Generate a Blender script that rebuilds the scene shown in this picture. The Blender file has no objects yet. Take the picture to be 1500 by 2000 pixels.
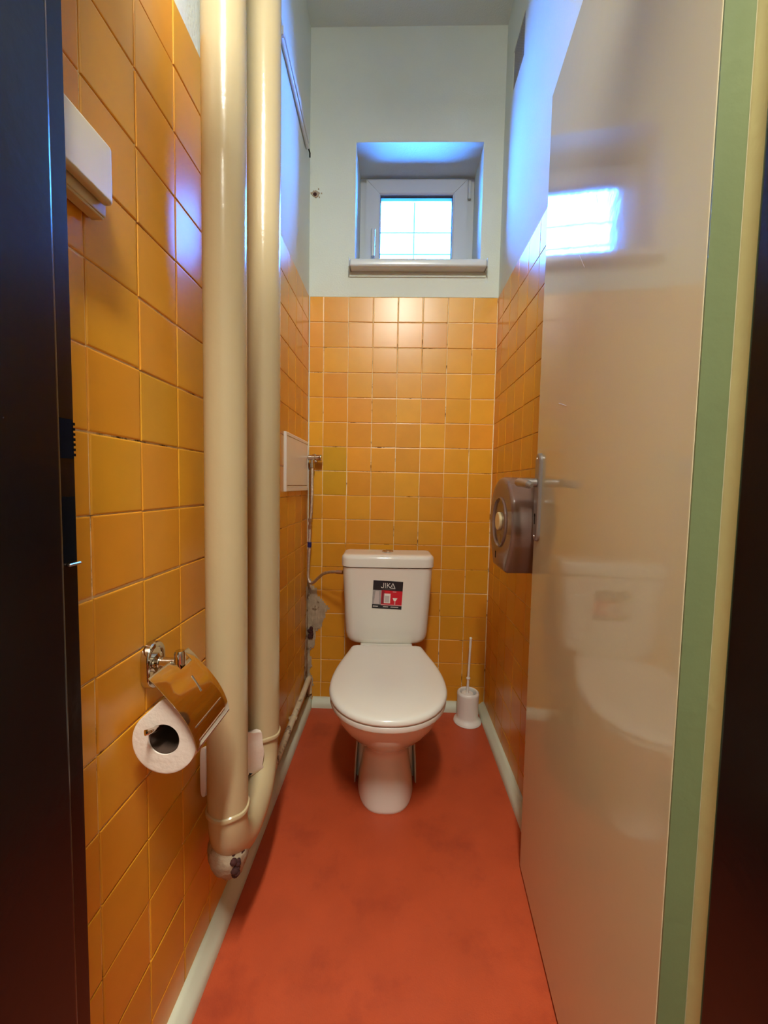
import bpy, bmesh, math, random
from mathutils import Vector, Matrix
random.seed(7)
PI = math.pi
S = bpy.context.scene
COL = S.collection

# ------------------------------------------------------------------ camera
H = 1.0188
cam_d = bpy.data.cameras.new('camera'); cam = bpy.data.objects.new('camera', cam_d); COL.objects.link(cam)
Rr = Vector((0.99939976, 0.02899994, 0.01895055)); Uu = Vector((-0.02075276, 0.06316163, 0.99778752)); Ff = Vector((-0.02773883, 0.99758188, -0.06372554))
M = Matrix((( Rr.x, Uu.x, -Ff.x, 0), (Rr.y, Uu.y, -Ff.y, 0), (Rr.z, Uu.z, -Ff.z, H), (0, 0, 0, 1)))
cam.matrix_world = M
cam_d.sensor_fit = 'HORIZONTAL'; cam_d.sensor_width = 36.0; cam_d.lens = 802.08 / 1500 * 36
cam_d.clip_start = 0.01
S.camera = cam

# ------------------------------------------------------------------ sky, exposure
w = bpy.data.worlds.new('sky'); S.world = w; w.use_nodes = True
bg = w.node_tree.nodes['Background']
bg.inputs['Color'].default_value = (0.045, 0.26, 1.0, 1)
bg.inputs['Strength'].default_value = 125.0
LAMP_X, LAMP_Y0, LAMP_Y1, LAMP_Z = 0.02, -0.72, 0.12, 2.72          # strip light on the corridor ceiling
LAMP_COL = (1.0, 0.985, 0.88)
LAMP_STR = 246.0
S.view_settings.view_transform = 'Standard'; S.view_settings.look = 'None'
S.view_settings.exposure = 0.0; S.view_settings.gamma = 1.0; S.view_settings.use_curve_mapping = False
S.cycles.use_denoising = True
S.cycles.max_bounces = 10; S.cycles.diffuse_bounces = 5; S.cycles.glossy_bounces = 5; S.cycles.transparent_max_bounces = 12
S.cycles.sample_clamp_indirect = 6.0
S.cycles.caustics_reflective = False; S.cycles.caustics_refractive = False

# ------------------------------------------------------------------ materials
def lin(c):
    return tuple(((v / 255) / 12.92 if v / 255 <= 0.04045 else ((v / 255 + 0.055) / 1.055) ** 2.4) for v in c) + (1,)

def mat(name, rgb, rough=0.5, metal=0.0, var=0.06, vscale=6.0, bump=0.0, bscale=60.0, spec=0.5, dirt=None, rnd=0.0, rvar=0.0, coat=0.0, emit=None, alpha=1.0, dscale=9.0, dthr=(0.62, 0.70)):
    m = bpy.data.materials.new(name); m.use_nodes = True
    nt = m.node_tree; N = nt.nodes; L = nt.links; b = N['Principled BSDF']
    b.inputs['Roughness'].default_value = rough; b.inputs['Metallic'].default_value = metal
    b.inputs['Specular IOR Level'].default_value = spec; b.inputs['Coat Weight'].default_value = coat
    b.inputs['Coat Roughness'].default_value = 0.05; b.inputs['Alpha'].default_value = alpha
    tc = N.new('ShaderNodeTexCoord')
    c = lin(rgb)
    nz = N.new('ShaderNodeTexNoise'); nz.inputs['Scale'].default_value = vscale; nz.inputs['Detail'].default_value = 5
    L.new(tc.outputs['Object'], nz.inputs['Vector'])
    hs = N.new('ShaderNodeHueSaturation'); hs.inputs['Color'].default_value = c
    mr = N.new('ShaderNodeMapRange'); mr.inputs['From Min'].default_value = 0.3; mr.inputs['From Max'].default_value = 0.7
    mr.inputs['To Min'].default_value = 1 - var; mr.inputs['To Max'].default_value = 1 + var
    L.new(nz.outputs['Fac'], mr.inputs['Value'])
    val = mr.outputs['Result']
    if rnd > 0:
        oi = N.new('ShaderNodeObjectInfo')
        m2 = N.new('ShaderNodeMapRange'); m2.inputs['To Min'].default_value = 1 - rnd; m2.inputs['To Max'].default_value = 1 + rnd
        L.new(oi.outputs['Random'], m2.inputs['Value'])
        mm = N.new('ShaderNodeMath'); mm.operation = 'MULTIPLY'
        L.new(val, mm.inputs[0]); L.new(m2.outputs['Result'], mm.inputs[1]); val = mm.outputs[0]
        m3 = N.new('ShaderNodeMapRange'); m3.inputs['To Min'].default_value = 0.494; m3.inputs['To Max'].default_value = 0.506
        wn = N.new('ShaderNodeTexWhiteNoise'); wn.noise_dimensions = '1D'
        L.new(oi.outputs['Random'], wn.inputs['W']); L.new(wn.outputs['Value'], m3.inputs['Value']); L.new(m3.outputs['Result'], hs.inputs['Hue'])
        # shift the texture per piece
        va = N.new('ShaderNodeVectorMath'); va.operation = 'ADD'; sc_ = N.new('ShaderNodeVectorMath'); sc_.operation = 'SCALE'; sc_.inputs['Scale'].default_value = 40
        L.new(wn.outputs['Color'], sc_.inputs[0]); L.new(tc.outputs['Object'], va.inputs[0]); L.new(sc_.outputs[0], va.inputs[1])
        L.new(va.outputs[0], nz.inputs['Vector']); vec = va.outputs[0]
    else:
        vec = tc.outputs['Object']
    L.new(val, hs.inputs['Value'])
    col = hs.outputs['Color']
    if dirt:
        n2 = N.new('ShaderNodeTexNoise'); n2.inputs['Scale'].default_value = dscale; n2.inputs['Detail'].default_value = 8; n2.inputs['Roughness'].default_value = 0.65
        L.new(vec, n2.inputs['Vector'])
        rp = N.new('ShaderNodeMapRange'); rp.inputs['From Min'].default_value = dthr[0]; rp.inputs['From Max'].default_value = dthr[1]
        L.new(n2.outputs['Fac'], rp.inputs['Value'])
        mx = N.new('ShaderNodeMix'); mx.data_type = 'RGBA'
        L.new(rp.outputs['Result'], mx.inputs['Factor']); L.new(col, mx.inputs[6]); mx.inputs[7].default_value = lin(dirt)
        col = mx.outputs[2]
    L.new(col, b.inputs['Base Color'])
    if rvar > 0:
        n3 = N.new('ShaderNodeTexNoise'); n3.inputs['Scale'].default_value = vscale * 1.7; n3.inputs['Detail'].default_value = 4
        L.new(vec, n3.inputs['Vector'])
        m4 = N.new('ShaderNodeMapRange'); m4.inputs['To Min'].default_value = max(rough - rvar, 0.02); m4.inputs['To Max'].default_value = rough + rvar
        L.new(n3.outputs['Fac'], m4.inputs['Value']); L.new(m4.outputs['Result'], b.inputs['Roughness'])
    if bump > 0:
        n4 = N.new('ShaderNodeTexNoise'); n4.inputs['Scale'].default_value = bscale; n4.inputs['Detail'].default_value = 3
        L.new(vec, n4.inputs['Vector'])
        bp = N.new('ShaderNodeBump'); bp.inputs['Strength'].default_value = bump; bp.inputs['Distance'].default_value = 0.002
        L.new(n4.outputs['Fac'], bp.inputs['Height']); L.new(bp.outputs['Normal'], b.inputs['Normal'])
    if emit:
        b.inputs['Emission Color'].default_value = tuple(emit[0]) + (1,); b.inputs['Emission Strength'].default_value = emit[1]
    return m

MT = {}
MT['plaster'] = mat('plaster_white', (208, 214, 204), 0.9, var=0.02, bump=0.55, bscale=160, spec=0.2)
MT['grout'] = mat('grout', (236, 214, 170), 0.85, var=0.12, vscale=40, bump=0.5, bscale=200, dirt=(84, 52, 24), dscale=14, dthr=(0.57, 0.65))
MT['tile'] = mat('ochre_tile', (214, 147, 38), 0.29, var=0.04, vscale=14, spec=0.48, rnd=0.06, bump=0.03, bscale=28)
MT['tile_olive'] = mat('olive_tile', (198, 146, 38), 0.22, var=0.05, vscale=14, spec=0.5, rnd=0.03, bump=0.1, bscale=28)
MT['floor'] = mat('red_floor_paint', (178, 75, 42), 0.42, var=0.07, vscale=9, bump=0.25, bscale=320, spec=0.35, rvar=0.05, dirt=(142, 54, 34), dscale=5, dthr=(0.52, 0.78))
MT['base'] = mat('grey_baseboard', (202, 206, 184), 0.5, var=0.05, bump=0.2, bscale=90)
MT['cream_door'] = mat('cream_door_paint', (206, 194, 158), 0.07, var=0.015, vscale=2, bump=0.09, bscale=26, spec=0.75)
MT['edge_green'] = mat('pale_green_paint', (110, 122, 84), 0.4, var=0.06, bump=0.25, bscale=70)
MT['cream_frame'] = mat('cream_frame_paint', (220, 204, 146), 0.35, var=0.05, bump=0.3, bscale=70, dirt=(70, 64, 40), dscale=26, dthr=(0.70, 0.74))
MT['black'] = mat('black_frame_gloss', (7, 6, 11), 0.22, var=0.1, bump=0.12, bscale=70, spec=0.42, dirt=(120, 118, 124), dscale=34, dthr=(0.745, 0.775))
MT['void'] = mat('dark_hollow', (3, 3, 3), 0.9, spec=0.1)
MT['pipe'] = mat('cream_pipe_paint', (190, 172, 134), 0.2, var=0.03, vscale=5, bump=0.22, bscale=70, spec=0.5)
MT['pipe_old'] = mat('peeling_pipe_paint', (206, 190, 158), 0.5, var=0.1, vscale=30, bump=0.6, bscale=90, dirt=(120, 96, 74), dscale=30, dthr=(0.56, 0.66))
MT['rust'] = mat('dark_rust', (62, 26, 22), 0.9, var=0.3, vscale=60, bump=0.8, bscale=160)
MT['ceramic'] = mat('white_ceramic', (228, 224, 214), 0.1, var=0.008, spec=0.6, coat=0.3)
MT['seat'] = mat('white_seat_plastic', (226, 223, 214), 0.2, var=0.01, spec=0.5)
MT['white'] = mat('white_plastic', (230, 226, 218), 0.3, var=0.01)
MT['ivory'] = mat('ivory_plastic', (198, 188, 150), 0.35, var=0.02)
MT['pvc'] = mat('window_pvc', (200, 206, 210), 0.25, var=0.01)
MT['gasket'] = mat('window_gasket', (16, 22, 44), 0.6)
MT['chrome'] = mat('chrome', (214, 206, 196), 0.07, metal=1.0, var=0.01)
MT['steel'] = mat('brushed_steel', (196, 188, 180), 0.28, metal=1.0, var=0.04)
MT['hose'] = mat('braided_hose', (206, 194, 180), 0.35, metal=0.8, var=0.2, vscale=120, bump=0.8, bscale=500)
MT['alu'] = mat('grey_handle_alloy', (150, 142, 138), 0.35, metal=0.55, var=0.05)
MT['paper'] = mat('toilet_paper', (232, 218, 204), 0.95, var=0.02, bump=0.35, bscale=120, spec=0.1)
MT['card'] = mat('cardboard_core', (66, 46, 34), 0.9)
MT['mortar'] = mat('rough_mortar', (168, 150, 126), 0.95, var=0.16, vscale=30, bump=0.9, bscale=120, spec=0.1, dirt=(110, 86, 62), dscale=24, dthr=(0.58, 0.66))
MT['blue_tag'] = mat('blue_tag', (24, 30, 96), 0.4)
MT['red_print'] = mat('red_print', (206, 14, 36), 0.4, var=0.05)
MT['black_print'] = mat('black_print', (22, 20, 28), 0.35)
MT['grey_print'] = mat('grey_print', (160, 154, 152), 0.4, var=0.15, vscale=60)
MT['pink_print'] = mat('pink_print', (214, 150, 150), 0.4)
MT['dark_red_print'] = mat('dark_red_print', (140, 10, 40), 0.4)
MT['pale_print'] = mat('pale_print', (196, 184, 182), 0.4)
MT['white_print'] = mat('white_print', (236, 232, 226), 0.4)
MT['smoke'] = mat('smoked_plastic', (132, 106, 96), 0.12, var=0.02, spec=0.6, alpha=0.74)
MT['smoke_solid'] = mat('smoked_plastic_back', (92, 74, 68), 0.25, var=0.02)
MT['brass'] = mat('cream_lock_button', (222, 204, 160), 0.3, metal=0.2, var=0.04)
MT['mesh_wire'] = mat('vent_wire', (150, 148, 152), 0.6, metal=0.4)
MT['hall'] = mat('corridor_wall', (150, 146, 136), 0.9, var=0.03, bump=0.2, bscale=120)
MT['hall_floor'] = mat('corridor_floor', (90, 84, 78), 0.6, var=0.1)
MT['facade'] = mat('outside_render', (214, 206, 190), 0.9, var=0.05, bump=0.3)
MT['grille'] = mat('painted_grille', (190, 190, 190), 0.5)
MT['duct'] = mat('cable_duct_plastic', (206, 208, 204), 0.5, var=0.03)
MT['globe'] = mat('lamp_globe', (255, 250, 240), 0.4, emit=(LAMP_COL[:3], LAMP_STR))
g = bpy.data.materials.new('window_glass'); g.use_nodes = True
nt = g.node_tree; nt.nodes.clear()
o_ = nt.nodes.new('ShaderNodeOutputMaterial'); tr = nt.nodes.new('ShaderNodeBsdfTransparent'); gl = nt.nodes.new('ShaderNodeBsdfGlossy'); mxs = nt.nodes.new('ShaderNodeMixShader'); fr = nt.nodes.new('ShaderNodeFresnel')
tr.inputs['Color'].default_value = (0.93, 0.96, 0.97, 1); gl.inputs['Roughness'].default_value = 0.02; fr.inputs['IOR'].default_value = 1.35
nt.links.new(fr.outputs[0], mxs.inputs[0]); nt.links.new(tr.outputs[0], mxs.inputs[1]); nt.links.new(gl.outputs[0], mxs.inputs[2]); nt.links.new(mxs.outputs[0], o_.inputs[0])
MT['glass'] = g

# ------------------------------------------------------------------ helpers
def new(): return bmesh.new()

def box(bm, x0, x1, y0, y1, z0, z1, bev=0.0, seg=2, mi=0):
    r = bmesh.ops.create_cube(bm, size=1.0)
    vs = r['verts']
    for v in vs:
        v.co = Vector(((x0 + x1) / 2 + v.co.x * (x1 - x0), (y0 + y1) / 2 + v.co.y * (y1 - y0), (z0 + z1) / 2 + v.co.z * (z1 - z0)))
    fs = set(f for v in vs for f in v.link_faces)
    for f in fs: f.material_index = mi
    if bev > 0:
        es = list(set(e for v in vs for e in v.link_edges))
        bmesh.ops.bevel(bm, geom=es, offset=bev, segments=seg, profile=0.5, affect='EDGES')
    return vs

def tube(bm, pts, rad, n=16, caps=True):
    """swept tube; rad float or list"""
    P = [Vector(p) for p in pts]; k = len(P)
    rs = rad if isinstance(rad, (list, tuple)) else [rad] * k
    tang = []
    for i in range(k):
        a = P[max(i - 1, 0)]; b = P[min(i + 1, k - 1)]
        tang.append((b - a).normalized())
    t0 = tang[0]; up = Vector((0, 0, 1)) if abs(t0.z) < 0.9 else Vector((0, 1, 0))
    u = t0.cross(up).normalized(); rings = []
    for i in range(k):
        t = tang[i]; u = (u - t * u.dot(t)).normalized(); v = t.cross(u)
        rings.append([bm.verts.new(P[i] + (u * math.cos(2 * PI * j / n) + v * math.sin(2 * PI * j / n)) * rs[i]) for j in range(n)])
    for i in range(k - 1):
        for j in range(n):
            bm.faces.new((rings[i][j], rings[i][(j + 1) % n], rings[i + 1][(j + 1) % n], rings[i + 1][j]))
    if caps:
        bm.faces.new(list(reversed(rings[0]))); bm.faces.new(rings[-1])
    return rings

def loft(bm, rings, caps=True):
    R = [[bm.verts.new(p) for p in r] for r in rings]; n = len(R[0])
    for i in range(len(R) - 1):
        for j in range(n):
            bm.faces.new((R[i][j], R[i][(j + 1) % n], R[i + 1][(j + 1) % n], R[i + 1][j]))
    if caps:
        bm.faces.new(list(reversed(R[0]))); bm.faces.new(R[-1])
    return R

def lathe(bm, prof, c=(0, 0, 0), axis='z', n=32):
    rings = []
    for r, h in prof:
        ring = []
        for j in range(n):
            a = 2 * PI * j / n; p = (r * math.cos(a), r * math.sin(a), h)
            if axis == 'x': p = (p[2], p[0], p[1])
            if axis == 'y': p = (p[1], p[2], p[0])
            ring.append(Vector(p) + Vector(c))
        rings.append(ring)
    return loft(bm, rings)

def arc(c, r, a0, a1, n, plane):
    out = []
    for i in range(n + 1):
        a = a0 + (a1 - a0) * i / n; p = r * math.cos(a); q = r * math.sin(a)
        out.append(Vector(c) + (Vector((0, p, q)) if plane == 'yz' else Vector((p, q, 0)) if plane == 'xy' else Vector((p, 0, q))))
    return out

def prism(bm, poly, d0, d1, plane='yz'):
    """extrude a polygon given in a plane along the remaining axis from d0 to d1"""
    def mk(p, d):
        if plane == 'yz': return (d, p[0], p[1])
        if plane == 'xz': return (p[0], d, p[1])
        return (p[0], p[1], d)
    return loft(bm, [[mk(p, d0) for p in poly], [mk(p, d1) for p in poly]])

# smooth the control points
def catmull(P, s=5):
    P = [Vector(p) for p in P]; out = []
    for i in range(len(P) - 1):
        p0, p1, p2, p3 = P[max(i - 1, 0)], P[i], P[i + 1], P[min(i + 2, len(P) - 1)]
        for k in range(s):
            t_ = k / s; out.append(0.5 * ((2 * p1) + (p2 - p0) * t_ + (2 * p0 - 5 * p1 + 4 * p2 - p3) * t_ ** 2 + (3 * p1 - p0 - 3 * p2 + p3) * t_ ** 3))
    return out + [P[-1]]

def finish(bm, name, mats, parent=None, smooth=True, angle=35, origin=(0, 0, 0)):
    bmesh.ops.recalc_face_normals(bm, faces=bm.faces)
    o = Vector(origin)
    if o.length > 0: bmesh.ops.translate(bm, verts=bm.verts, vec=-o)
    me = bpy.data.meshes.new(name); bm.to_mesh(me); bm.free()
    for m in (mats if isinstance(mats, (list, tuple)) else [mats]): me.materials.append(MT[m] if isinstance(m, str) else m)
    if smooth:
        me.shade_smooth(); me.set_sharp_from_angle(angle=math.radians(angle))
    ob = bpy.data.objects.new(name, me); COL.objects.link(ob)
    if smooth:
        wn = ob.modifiers.new('weighted', 'WEIGHTED_NORMAL'); wn.keep_sharp = True; wn.weight = 90
    if parent is not None: ob.parent = parent
    return ob

def tag(o, label=None, cat=None, group=None, kind=None):
    if label: o['label'] = label
    if cat: o['category'] = cat
    if group: o['group'] = group
    if kind: o['kind'] = kind
    return o

def thing(name, label, cat, loc=(0, 0, 0), rotz=0.0, group=None, kind=None):
    o = bpy.data.objects.new(name, None); o.empty_display_size = 0.05; COL.objects.link(o)
    o.location = loc; o.rotation_euler = (0, 0, rotz)
    return tag(o, label, cat, group, kind)

def wpart(name, bm, m, parent, **k):
    """part authored in world coordinates under an unrotated Empty or part"""
    org = Vector((0, 0, 0)); p = parent
    while p is not None: org += p.location; p = p.parent
    return finish(bm, name, m, parent, origin=org, **k)

# ------------------------------------------------------------------ room shell
T = 0.108
XL, XR, D = -0.394, 0.423, 1.835
ZT = 17 * T                       # top of the tiled dado
CZ = 2.93
TH = 0.0026                        # how far tiles stand off the bed
WY0, WY1 = 0.305, 0.430            # door wall
WX0, WX1, WZ0, WZ1 = -0.198, 0.341, 1.966, 2.472   # window opening

bm = new(); box(bm, -1.3, 1.3, -1.6, 2.2, -0.12, 0.0)
floor = tag(finish(bm, 'floor', 'floor', smooth=False), 'terracotta red painted floor of the toilet cubicle', 'floor', kind='structure')
bm = new(); box(bm, -1.3, 1.3, -1.6, 2.2, CZ, CZ + 0.12)
tag(finish(bm, 'ceiling', 'plaster', smooth=False), 'pale plaster ceiling high above the cubicle', 'ceiling', kind='structure')

def wall_side(name, x_face, sgn, label):
    bm = new()
    xo = x_face + sgn * 0.14
    a, b_ = sorted((x_face + sgn * TH, xo)); box(bm, a, b_, 0.40, 2.2, 0.0, ZT, mi=1)
    a, b_ = sorted((x_face + sgn * 0.0015, xo))
    if sgn < 0:
        box(bm, a, b_, 0.40, 2.2, ZT, CZ, mi=0)
    else:   # square vent opening in the right wall
        vy0, vy1, vz0, vz1 = 1.578, 1.724, 2.562, 2.712
        box(bm, a, b_, 0.40, 2.2, ZT, vz0); box(bm, a, b_, 0.40, 2.2, vz1, CZ)
        box(bm, a, b_, 0.40, vy0, vz0, vz1); box(bm, a, b_, vy1, 2.2, vz0, vz1)
        box(bm, b_ - 0.02, b_, vy0, vy1, vz0, vz1)
    return tag(finish(bm, name, ['plaster', 'grout'], smooth=False), label, 'wall', kind='structure')
wall_left = wall_side('wall_left', XL, -1, 'left wall, ochre square tiles below and white plaster above')
wall_right = wall_side('wall_right', XR, 1, 'right wall, ochre square tiles below and bluish white plaster above')

bm = new()
yb = D + 0.0015
box(bm, XL - 0.14, XR + 0.14, D + TH, 2.2, 0, ZT, mi=1)
box(bm, XL - 0.14, WX0, yb, 2.2, ZT, CZ); box(bm, WX1, XR + 0.14, yb, 2.2, ZT, CZ)
box(bm, WX0, WX1, yb, 2.2, ZT, WZ0); box(bm, WX0, WX1, yb, 2.2, WZ1, CZ)
wall_back = tag(finish(bm, 'wall_back', ['plaster', 'grout'], smooth=False), 'far wall behind the toilet, ochre tiles below a small deep window', 'wall', kind='structure')

OX0, OX1, OZ = -0.350, 0.345, 1.975
bm = new()
box(bm, -1.2, OX0, WY0, WY1, 0, CZ); box(bm, OX1, 1.2, WY0, WY1, 0, CZ); box(bm, OX0, OX1, WY0, WY1, CZ - .06, CZ)
tag(finish(bm, 'wall_front', 'plaster', smooth=False), 'door wall around the dark steel frame', 'wall', kind='structure')
for nm, x0, x1, y0, y1, lb in (('wall_hall_left', -1.3, -1.2, -1.6, 0.4, 'unlit corridor wall left of the doorway'), ('wall_hall_right', 1.2, 1.3, -1.6, 0.4, 'unlit corridor wall right of the doorway'), ('wall_hall_rear', -1.2, 1.2, -1.6, -1.5, 'unlit corridor wall facing the doorway')):
    bm = new(); box(bm, x0, x1, y0, y1, 0, CZ); tag(finish(bm, nm, 'hall', smooth=False), lb, 'wall', kind='structure')

# ---- tiles: one object each, shared meshes
def tile_mesh(wd, ht, m):
    """tile lying in the local XY plane, face towards +Z, origin at its centre on the bed"""
    bm = new(); c = 0.0022; hx, hy = wd / 2, ht / 2; zt = TH
    r0 = [(-hx, -hy, -0.001), (hx, -hy, -0.001), (hx, hy, -0.001), (-hx, hy, -0.001)]
    r1 = [(x, y, zt - 0.0012) for x, y, _ in r0]
    r2 = [(x - math.copysign(c * .35, x), y - math.copysign(c * .35, y), zt - 0.0003) for x, y, _ in r0]
    r3 = [(x - math.copysign(c, x), y - math.copysign(c, y), zt) for x, y, _ in r0]
    R = [[bm.verts.new(p) for p in r] for r in (r0, r1, r2, r3)]
    for i in range(3):
        for j in range(4): bm.faces.new((R[i][j], R[i][(j + 1) % 4], R[i + 1][(j + 1) % 4], R[i + 1][j]))
    bm.faces.new(R[3])
    me = bpy.data.meshes.new('tile'); bm.to_mesh(me); bm.free(); me.materials.append(MT[m])
    return me
cache = {}
def tile(parent, wd, ht, loc, basis, m='tile', tilt=0.0035):
    key = (round(wd, 4), round(ht, 4), m)
    if key not in cache: cache[key] = tile_mesh(wd, ht, m)
    o = bpy.data.objects.new('tile', cache[key]); COL.objects.link(o); o.parent = parent
    e = Matrix.Rotation(random.gauss(0, tilt), 3, 'X') @ Matrix.Rotation(random.gauss(0, tilt), 3, 'Y') @ Matrix.Rotation(random.gauss(0, 0.0035), 3, 'Z')
    mm = (basis @ e).to_4x4(); mm.translation = Vector(loc); o.matrix_local = mm
    return o
B_left = Matrix(((0, 0, 1), (1, 0, 0), (0, 1, 0)))       # local x->Y, y->Z, z->+X
B_right = Matrix(((0, 0, -1), (-1, 0, 0), (0, 1, 0)))    # local x->-Y, z->-X
B_back = Matrix(((1, 0, 0), (0, 0, -1), (0, 1, 0)))      # local x->X, y->Z, z->-Y
J = 0.0026
def course(parent, lo, hi, first, place, skip=None, special=None):
    edges = [lo]; x = first
    while x < lo + 0.004: x += T
    while x < hi - 0.004: edges.append(x); x += T
    edges.append(hi)
    for a, b_ in zip(edges[:-1], edges[1:]):
        for r in range(17):
            if b_ - a < 0.012: continue
            jw = J + random.uniform(-.0003, .0005)
            jx = random.gauss(0, .0004); jz = random.gauss(0, .0005)
            place((a + b_) / 2 + jx, (r + .5) * T + jz, round(b_ - a - J, 4), T - J, r, a)
course(wall_left, 0.431, D - 0.001, 0.520, lambda c, z, w_, h_, r, a: tile(wall_left, w_, h_, (XL - TH, c, z), B_left))
course(wall_right, 0.431, D - 0.001, 1.311 - 8 * T, lambda c, z, w_, h_, r, a: tile(wall_right, w_, h_, (XR + TH, c, z), B_right))
def back_tile(c, z, w_, h_, r, a):
    odd = (r in (9, 10)) and abs(c - (-0.275)) < 0.03
    t_ = tile(wall_back, w_, h_, (c, D + TH, z), B_back, 'tile_olive' if odd else 'tile', 0.006 if odd else 0.0035)
    if odd: t_['label'] = 'duller olive replacement tile'
course(wall_back, XL + 0.001, XR - 0.001, -0.3292, back_tile)

# corner mortar smear, broken plaster hole, corner bead: pieces of the far wall
def lump(bm, outline_fn, nu=26, nv=40, seed=1, amp=0.004, base=0.002):
    rnd = random.Random(seed)
    g_ = {}
    for i in range(nu + 1):
        for j in range(nv + 1):
            p, keep, nrm = outline_fn(i / nu, j / nv)
            if keep > 0:
                h = base * min(1, keep * 3) + amp * rnd.random() * min(1, keep * 2)
                g_[i, j] = bm.verts.new(Vector(p) + Vector(nrm) * h)
    for i in range(nu):
        for j in range(nv):
            k = [(i, j), (i + 1, j), (i + 1, j + 1), (i, j + 1)]
            if all(q in g_ for q in k): bm.faces.new([g_[q] for q in k])
def patch_fn(u, v):
    z = v * 0.60
    # width of the smear on the back wall as a function of height
    wdt = 0.018 + 0.07 * math.exp(-((z - 0.46) / 0.075) ** 2) + 0.03 * math.exp(-((z - 0.36) / 0.09) ** 2) + 0.012 * math.exp(-((z - 0.1) / 0.08) ** 2)
    wdt += 0.006 * math.sin(z * 71) + 0.004 * math.sin(z * 137 + 2)
    x = XL + u * 0.11
    keep = (wdt - u * 0.11) / wdt
    if z > 0.57: keep *= (0.60 - z) / 0.03 - 0.05
    return (x, D, z), keep, (0, -1, 0)
bm = new(); lump(bm, patch_fn, 30, 60, 3, 0.006, 0.003)
def patch_fn2(u, v):
    z = v * 0.56; wdt = 0.03 + 0.03 * math.exp(-((z - 0.2) / 0.12) ** 2) + 0.006 * math.sin(z * 50)
    keep = (wdt - u * 0.09) / wdt
    return (XL, D - u * 0.09, z), keep, (1, 0, 0)
lump(bm, patch_fn2, 20, 60, 5, 0.004, 0.003)
finish(bm, 'mortar_smear', 'mortar', wall_back, angle=60)['label'] = 'rough grey mortar smeared over the tiles in the corner'
bm = new()
for k in range(9):
    cx, cz = -0.377 + random.uniform(-.006, .010), 0.345 + random.uniform(-.022, .022)
    lathe(bm, [(0.001, -0.014), (0.006, -0.013), (0.009, -0.009), (0.006, -0.003)], (cx, D - 0.004, cz), 'y', 8)
finish(bm, 'crumbled_mortar', 'rust', wall_back)
bm = new()
box(bm, XL, XL + 0.004, D - 0.004, D, 0.55, ZT, 0.001, 1)
finish(bm, 'corner_bead', 'plaster', wall_back)
bm = new()
def hole_ring(r, y, n=18):
    rd = random.Random(11)
    return [(-0.372 + r * (1 + rd.uniform(-.3, .3)) * math.cos(2 * PI * j / n), y, 2.262 + r * .8 * (1 + rd.uniform(-.35, .35)) * math.sin(2 * PI * j / n)) for j in range(n)]
loft(bm, [hole_ring(0.017, yb + .0005), hole_ring(0.016, yb - 0.004), hole_ring(0.010, yb - 0.003), hole_ring(0.006, yb - 0.0005)])
for k in range(5):
    a = k * 1.3; box(bm, -0.365 + .018 * math.cos(a), -0.360 + .018 * math.cos(a), yb - .003, yb, 2.262 + .018 * math.sin(a), 2.268 + .018 * math.sin(a), .001, 1)
finish(bm, 'broken_plaster', 'mortar', wall_back, angle=60)
bm = new(); lathe(bm, [(0.001, -0.006), (0.006, -0.0055), (0.0085, -0.003), (0.008, 0.0)], (-0.373, yb, 2.260), 'y', 12)
finish(bm, 'plug_hole', 'rust', wall_back)

# ---- baseboards
def skirting(name, kind_axis, lo, hi, face, sgn, label):
    bm = new(); th, ht = 0.030, 0.040
    pr = [(0, 0), (th, 0), (th, 0.014), (th * .78, 0.026), (th * .42, 0.036), (0.007, ht), (0, ht)]
    poly = [(face + sgn * a, z) for a, z in pr]
    prism(bm, poly, lo, hi, 'xz' if kind_axis == 'y' else 'yz')
    return tag(finish(bm, name, 'base', angle=50), label, 'baseboard', kind='structure')
skirting('baseboard_left', 'y', 0.41, D, XL, 1, 'grey-green floor strip along the left wall below the pipes')
skirting('baseboard_right', 'y', 0.41, D, XR, -1, 'grey-green floor strip along the right wall')
skirting('baseboard_back', 'x', XL + .03, XR - .03, D, -1, 'grey-green floor strip behind the toilet')

# ---- window
win = thing('window_1', 'small white plastic window glowing with daylight in a deep recess', 'window', (0.072, 2.04, WZ0), kind='structure')
def ring_frame(bm, x0, x1, z0, z1, wl, wr, wt, wb, y0, y1, bev=0.003):
    box(bm, x0, x0 + wl, y0, y1, z0, z1, bev); box(bm, x1 - wr, x1, y0, y1, z0, z1, bev)
    box(bm, x0 + wl - .001, x1 - wr + .001, y0, y1, z1 - wt, z1, bev); box(bm, x0 + wl - .001, x1 - wr + .001, y0, y1, z0, z0 + wb, bev)
def mitred(bm, x0, x1, z0, z1, wd, y0, y1, ch=0.006):
    """four mitred bars with a chamfered inner lip"""
    o_ = [(x0, z0), (x1, z0), (x1, z1), (x0, z1)]
    i_ = [(x0 + wd, z0 + wd), (x1 - wd, z0 + wd), (x1 - wd, z1 - wd), (x0 + wd, z1 - wd)]
    m_ = [(x0 + wd - ch, z0 + wd - ch), (x1 - wd + ch, z0 + wd - ch), (x1 - wd + ch, z1 - wd + ch), (x0 + wd - ch, z1 - wd + ch)]
    g_ = 0.0007
    for k in range(4):
        a, b_ = k, (k + 1) % 4
        dx = Vector((o_[b_][0] - o_[a][0], o_[b_][1] - o_[a][1])).normalized() * g_
        prof = [(o_, y0), (m_, y0), (i_, y0 + ch), (i_, y1), (o_, y1)]
        A = [(q[a][0] + dx.x, y, q[a][1] + dx.y) for q, y in prof]; B = [(q[b_][0] - dx.x, y, q[b_][1] - dx.y) for q, y in prof]
        loft(bm, [A, B])
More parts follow.
